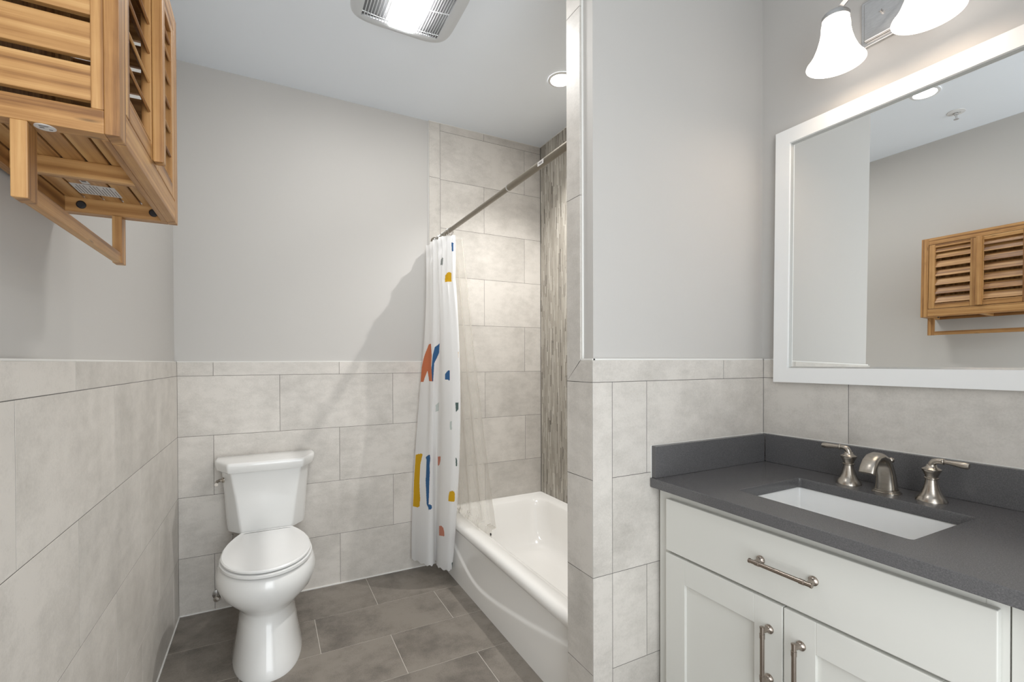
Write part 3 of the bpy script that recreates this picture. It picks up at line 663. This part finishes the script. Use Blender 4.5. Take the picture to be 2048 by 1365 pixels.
# ------------------------------------------------------------------ vanity light
VL = thing('vanity_light', (XR, -2.115, 2.36), 'two-lamp wall light with frosted bell shades above the mirror', 'wall light')
xw = XR+DW; LY = -2.115
MB().box(xw-.012, xw, -2.0, -2.23, 2.283, 2.43).build('back_plate', M['silver'], VL, .002)
MB().box(xw-.022, xw-.012, -2.0+.012-.024, -2.23+.012, 2.295+.002, 2.418).build('front_plate', M['silver'], VL, .003)
for yy in (-2.063, -2.167): MB().tube([(xw-.020, yy, 2.364), (xw-.030, yy, 2.364), (xw-.034, yy, 2.364)], [.0035, .0055, .003], 6).build('plate_screw', M['silver'], VL)
arm = MB(); SX = 1.975; ys = (-2.0, -2.23); pts = []
for i in range(25):
    t = -1 + 2*i/24; pts.append((SX+.004*(1-t*t), LY - t*.115, 2.352 + .062*(1-abs(t)**1.6)))
arm.tube(pts, .0075, 4, flat=(1.5, .8)); arm.tube([(SX+.004, LY, 2.413), (SX+.05, LY, 2.408), (xw-.03, LY, 2.385), (xw-.015, LY, 2.375)], .008, 16); arm.build('arm', M['silver'], VL, angle=30)
for yy in ys:
    s_ = MB(); out = [(.030, .140), (.036, .134), (.0385, .120), (.0395, .100), (.043, .080), (.050, .055), (.060, .030), (.070, .013), (.0775, .004), (.079, .0)]
    inn = [(r-.0035, h+.001) for r, h in reversed(out)]
    s_.lathe(out + inn, (SX, yy, 2.197), 48, cap0=False, cap1=False); so_ = s_.build('lamp_shade', M['shade'], VL, angle=60)
    c_ = MB(); c_.lathe([(0, .166), (.012, .166), (.016, .158), (.034, .152), (.0375, .147), (.0375, .136), (.0345, .136)], (SX, yy, 2.197), 32, cap1=False); c_.build('shade_holder', M['silver'], VL)
    b_ = MB(); b_.lathe([(0, .008), (.014, .010), (.024, .019), (.028, .033), (.025, .050), (.016, .072), (.012, .085), (.012, .12), (0, .12)], (SX, yy, 2.197), 24); b_.build('bulb', M['bulb'], so_, angle=70)

# ------------------------------------------------------------------ ceiling fixtures
FN = thing('exhaust_fan_light', (.94, -.88, CEIL), 'ceiling exhaust fan with slotted grilles beside a glowing lens', 'exhaust fan')
FX0, FX1, FY0, FY1 = .765, 1.105, -1.06, -.735
LX0, LX1 = .888, .993
def fz(x, y):
    a = (x-.935)/.17; b = (y+.8975)/.1625; return CEIL - .006 - .016*max(0, 1-a*a*.9)*max(0, 1-b*b*.55)
fm = MB(); n = 26; rim = []
def frm(x0, x1, y0, y1, m_, name, z_off=0, mb=None):
    rows = []
    for i in range(n+1):
        rows.append([(x0+(x1-x0)*i/n, y0+(y1-y0)*j/n, fz(x0+(x1-x0)*i/n, y0+(y1-y0)*j/n)+z_off) for j in range(n+1)])
    mb.loft(rows, False, False, close=False)
# outer frame as four curved strips with a skirt up to the ceiling
OX0, OX1, OY0, OY1 = .735, 1.135, -1.10, -.695
fr = MB(); N4 = 96; loops = []
def superel(k, grow):
    a = 2*PI*k/N4; c, q = math.cos(a), math.sin(a); e = 2/5.0
    return .935 + (.17+grow)*math.copysign(abs(c)**e, c)*(1.06 if grow > 0 else 1), -.8975 + (.1625+grow)*math.copysign(abs(q)**e, q)*(1.06 if grow > 0 else 1)
def onrect(k):
    a = 2*PI*k/N4; c, q = math.cos(a), math.sin(a); m_ = max(abs(c), abs(q)); return .935+.17*c/m_, -.8975+.1625*q/m_
inner = [onrect(k) for k in range(N4)]
loops.append([(x, y, CEIL-.004) for x, y in inner]); loops.append([(x, y, fz(x, y)) for x, y in inner])
for g_1, dz in ((.012, .0), (.024, .004), (.034, .012), (.040, .02)):
    lp = []
    for k in range(N4):
        x, y = superel(k, g_1); zz = min(CEIL-.0003, fz(*inner[k]) + dz*.75); lp.append((x, y, zz))
    loops.append(lp)
fr.loft(loops, False, False)
fr.build('housing', M['fanplastic'], FN, fix=False)
box_obj('inner_box', (FX0, FX1, FY0, FY1, CEIL-.003, CEIL-.0005), M['fandark'], FN)
for (x0, x1) in ((FX0, LX0), (LX1, FX1)):
    gm = MB(); k = 10
    for i in range(k+1):
        xc = x0 + (x1-x0)*i/k; rows = []
        a = []
        for j in range(13):
            y = FY0 + (FY1-FY0)*j/12; a.append((xc, y, fz(xc, y)+.001))
        gm.tube(a, .0021, 6)
    for yy in (FY0+.02, -.9, FY1-.02): gm.tube([(x0, yy, fz(x0, yy)+.003), ((x0+x1)/2, yy, fz((x0+x1)/2, yy)+.003), (x1, yy, fz(x1, yy)+.003)], .002, 6)
    gm.build('grille', M['fanplastic'], FN)
rows = []
lm = MB(); rows = [[(LX0+(LX1-LX0)*i/8, FY0+(FY1-FY0)*j/12, fz(LX0+(LX1-LX0)*i/8, FY0+(FY1-FY0)*j/12)-.004) for j in range(13)] for i in range(9)]
lm.loft(rows, False, False, close=False)
top = [[(p[0], p[1], CEIL-.003) for p in r_] for r_ in rows]
edge = [rows[0], top[0]]; lm.loft(edge, False, False, close=False); lm.loft([rows[-1], top[-1]], False, False, close=False)
lm.loft([[r_[0] for r_ in rows], [r_[0] for r_ in top]], False, False, close=False); lm.loft([[r_[-1] for r_ in rows], [r_[-1] for r_ in top]], False, False, close=False)
tag(lm.build('light_lens', M['fanlens'], FN), 'glowing white lens')
def can(x, y, label, r=.065, watts=10, cone=135):
    t = thing('recessed_light', (x, y, CEIL), label, 'recessed light')
    MB().lathe([(r, -.0005), (r, -.004), (r-.004, -.006), (r-.013, -.006), (r-.016, -.002), (r-.016, -.0005)], (x, y, CEIL), 48, cap0=False, cap1=False).build('trim_ring', M['whiteplastic'], t)
    sl = bpy.data.lights.new('recessed_lamp', 'SPOT'); sl.energy = watts; sl.spot_size = math.radians(cone); sl.spot_blend = .8; sl.shadow_soft_size = .012; sl.color = LAMP_COOL
    so = bpy.data.objects.new('recessed_lamp', sl); COL.objects.link(so); so.location = (x, y, CEIL-.012); so.parent = t; so.matrix_parent_inverse = Matrix.Translation((-x, -y, -CEIL))
    MB().lathe([(0, -.003), (r-.015, -.003), (r-.015, -.0005), (0, -.0005)], (x, y, CEIL), 40).build('lens', M['canlens'], t)
can(1.797, -.73, 'small round recessed light in the ceiling over the bathtub', .068, 75, 120)
can(.685, -1.628, 'small round recessed light reflected in the mirror, in the ceiling before the vanity', .065, 3)
SPK = thing('fire_sprinkler', (.306, -1.635, CEIL), 'small ceiling fire sprinkler seen reflected in the mirror', 'sprinkler')
MB().lathe([(.0, 0), (.042, -.0005), (.040, -.004), (.018, -.007), (.016, -.004), (0, -.004)], (.306, -1.635, CEIL), 32).build('escutcheon', M['whiteplastic'], SPK)
k_ = MB(); k_.lathe([(.009, 0), (.009, -.014), (.005, -.016), (.005, -.020), (0, -.020)], (.306, -1.635, CEIL-.004), 16, cap0=False)
k_.tube([(.298, -1.635, CEIL-.02), (.296, -1.635, CEIL-.03), (.306, -1.635, CEIL-.042)], .0015, 8); k_.tube([(.314, -1.635, CEIL-.02), (.316, -1.635, CEIL-.03), (.306, -1.635, CEIL-.042)], .0015, 8)
k_.lathe([(0, -.040), (.012, -.040), (.012, -.0415), (0, -.0415)], (.306, -1.635, CEIL-.002), 20); k_.build('spray_head', M['chrome'], SPK)

# ------------------------------------------------------------------ bamboo wall cabinet
BX, BY0, BY1, BZ0, BZ1 = .2075, -1.9505, -1.447, 1.6005, 2.088
BC = thing('wall_cabinet', (0, -1.70, BZ0), 'honey-coloured bamboo wall cabinet with slatted doors and a towel bar below', 'cabinet')
bm_ = M['bamboo']; F0 = BX-.018; TH = .027
def bparts(name, boxes, parent=BC, bevel=.0014):
    mb = MB()
    for b in boxes: mb.box(*b)
    return mb.build(name, bm_, parent, bevel, 2)
x_in = -DW+.0005
def side_panel(ya, yb):
    z = BZ0; bs = [(x_in, F0, ya, yb, BZ0, BZ0+.0345), (x_in, F0, ya, yb, BZ1-.036, BZ1), (.1747, F0, ya, yb, BZ0+.0345, BZ1-.036), (x_in, .022, ya, yb, BZ0+.0345, BZ1-.036)]
    ya2, yb2 = (ya+.004, ya+.014) if ya == BY0 else (yb-.014, yb-.004)
    zz = 1.6460
    while zz < BZ1-.045: bs.append((.020, .1765, ya2 if ya != BY0 else BY0+.003, yb2, zz, min(zz+.0505, BZ1-.030))); zz += .0617
    return bparts('side_panel', bs)
side_panel(BY0, BY0+TH); side_panel(BY1-TH, BY1)
bparts('top_panel', [(x_in, F0, BY0+TH, BY1-TH, BZ1-.016, BZ1-.001)])
bparts('back_panel', [(x_in, x_in+.008, BY0+TH, BY1-TH, BZ0+.02, BZ1-.016)])
FS = .036
bparts('front_frame', [(F0, BX, BY0, BY0+FS, BZ0, BZ1), (F0, BX, BY1-FS, BY1, BZ0, BZ1), (F0, BX, BY0+FS, BY1-FS, BZ0, BZ0+.047), (F0, BX, BY0+FS, BY1-FS, BZ1-.041, BZ1)])
fl = [(.012+.0335*i, .012+.0335*i+.0300, BY0+TH, BY1-TH, BZ0+.031, BZ0+.039) for i in range(5)] + [(x_in+.008, .009, BY0+TH, BY1-TH, BZ0+.031, BZ0+.039), (.1795, F0, BY0+TH, BY1-TH, BZ0+.031, BZ0+.039)]
bparts('bottom_slats', fl)
bparts('bottom_rail', [(.010, F0-.010, -1.725, -1.706, BZ0+.0005, BZ0+.031)])
bparts('front_bottom_rail', [(F0-.010, F0, BY0+TH, BY1-TH, BZ0, BZ0+.031), (x_in+.008, .010, BY0+TH, BY1-TH, BZ0, BZ0+.031)])
def bdoor(y0, y1, sn, sf):                                            # y0 nearer the viewer; sn / sf stile widths
    z0, z1_ = BZ0+.0495, BZ1-.043; r = .030
    d_ = bparts('door', [(BX-.0155, BX, y0, y0+sn, z0, z1_), (BX-.0155, BX, y1-sf, y1, z0, z1_), (BX-.0155, BX, y0+sn, y1-sf, z0, z0+r), (BX-.0155, BX, y0+sn, y1-sf, z1_-r*.7, z1_)])
    mb = MB(); z = z0+r-.004; k = 0; pitch = (z1_-r*.7-(z0+r)+.01)/6.5
    for k in range(7):
        zc_ = z0 + r + .030 + k*pitch - pitch*.12
        T = Matrix.Translation((BX-.0125, 0, min(zc_+.002, z1_-.03))) @ Matrix.Rotation(-.42, 4, 'Y')
        mb.box(-.0022, .0022, y0+sn-.003, y1-sf+.003, -.0232, .0232, T=T)
    mb.build('slats', bm_, d_, .0012)
    return d_
d2 = bdoor(BY0+FS+.002, -1.7065, .022, .026)
bparts('stile_strip', [(BX, BX+.0175, -1.7285, -1.7045, BZ0+.0495, BZ1-.043)], d2, .003)
d1 = bdoor(-1.7045, BY1-FS-.002, .028, .030)
bparts('towel_bar', [(.0925, .1055, BY0+.030, BY1-.030, BZ0-.1055, BZ0-.0825)])
for ya, yb in ((BY0, BY0+.032), (BY1-.032, BY1)): bparts('bar_post', [(.090, .108, ya, yb, BZ0-.106, BZ0)], BC)
wt = MB(); wt.lathe([(0, 0), (.0118, 0), (.0118, -.0008), (0, -.0008)], (.122, BY0+.0135, BZ0), 28)
wt.box(.116, .121, BY0+.013, BY0+.015, BZ0-.0012, BZ0-.0008, mi=1); wt.box(.125, .129, BY0+.017, BY0+.019, BZ0-.0012, BZ0-.0008, mi=1); wt.box(.117, .127, BY0+.007, BY0+.009, BZ0-.0012, BZ0-.0008, mi=1)
tag(wt.build('round_sticker', [M['paper'], M['ink']], BC), 'round white printed sticker')
zl = BZ0+.0309
lb = MB(); lb.box(.0465, .118, -1.582, -1.517, zl-.0006, zl)
for i in range(13): lb.box(.050+.0053*i, .0512+.0053*i, -1.577 if i % 4 else -1.56, -1.522, zl-.0009, zl-.0006, mi=1)
tag(lb.build('paper_label', [M['paper'], M['ink']], BC), 'white paper label printed with fine lines')
lb = MB(); lb.box(.0688, .0815, -1.629, -1.5875, zl-.0006, zl); lb.box(.0715, .079, -1.622, -1.60, zl-.0009, zl-.0006, mi=1)
tag(lb.build('paper_label', [M['paper'], M['ink']], BC), 'small white printed label')
for xx in (.037, .165): MB().tube([(xx, BY1-TH, BZ0+.0165), (xx, BY1-TH-.003, BZ0+.0165), (xx, BY1-TH-.005, BZ0+.0165)], [.0085, .0085, .006], 20).build('screw_cap', M['black'], BC)
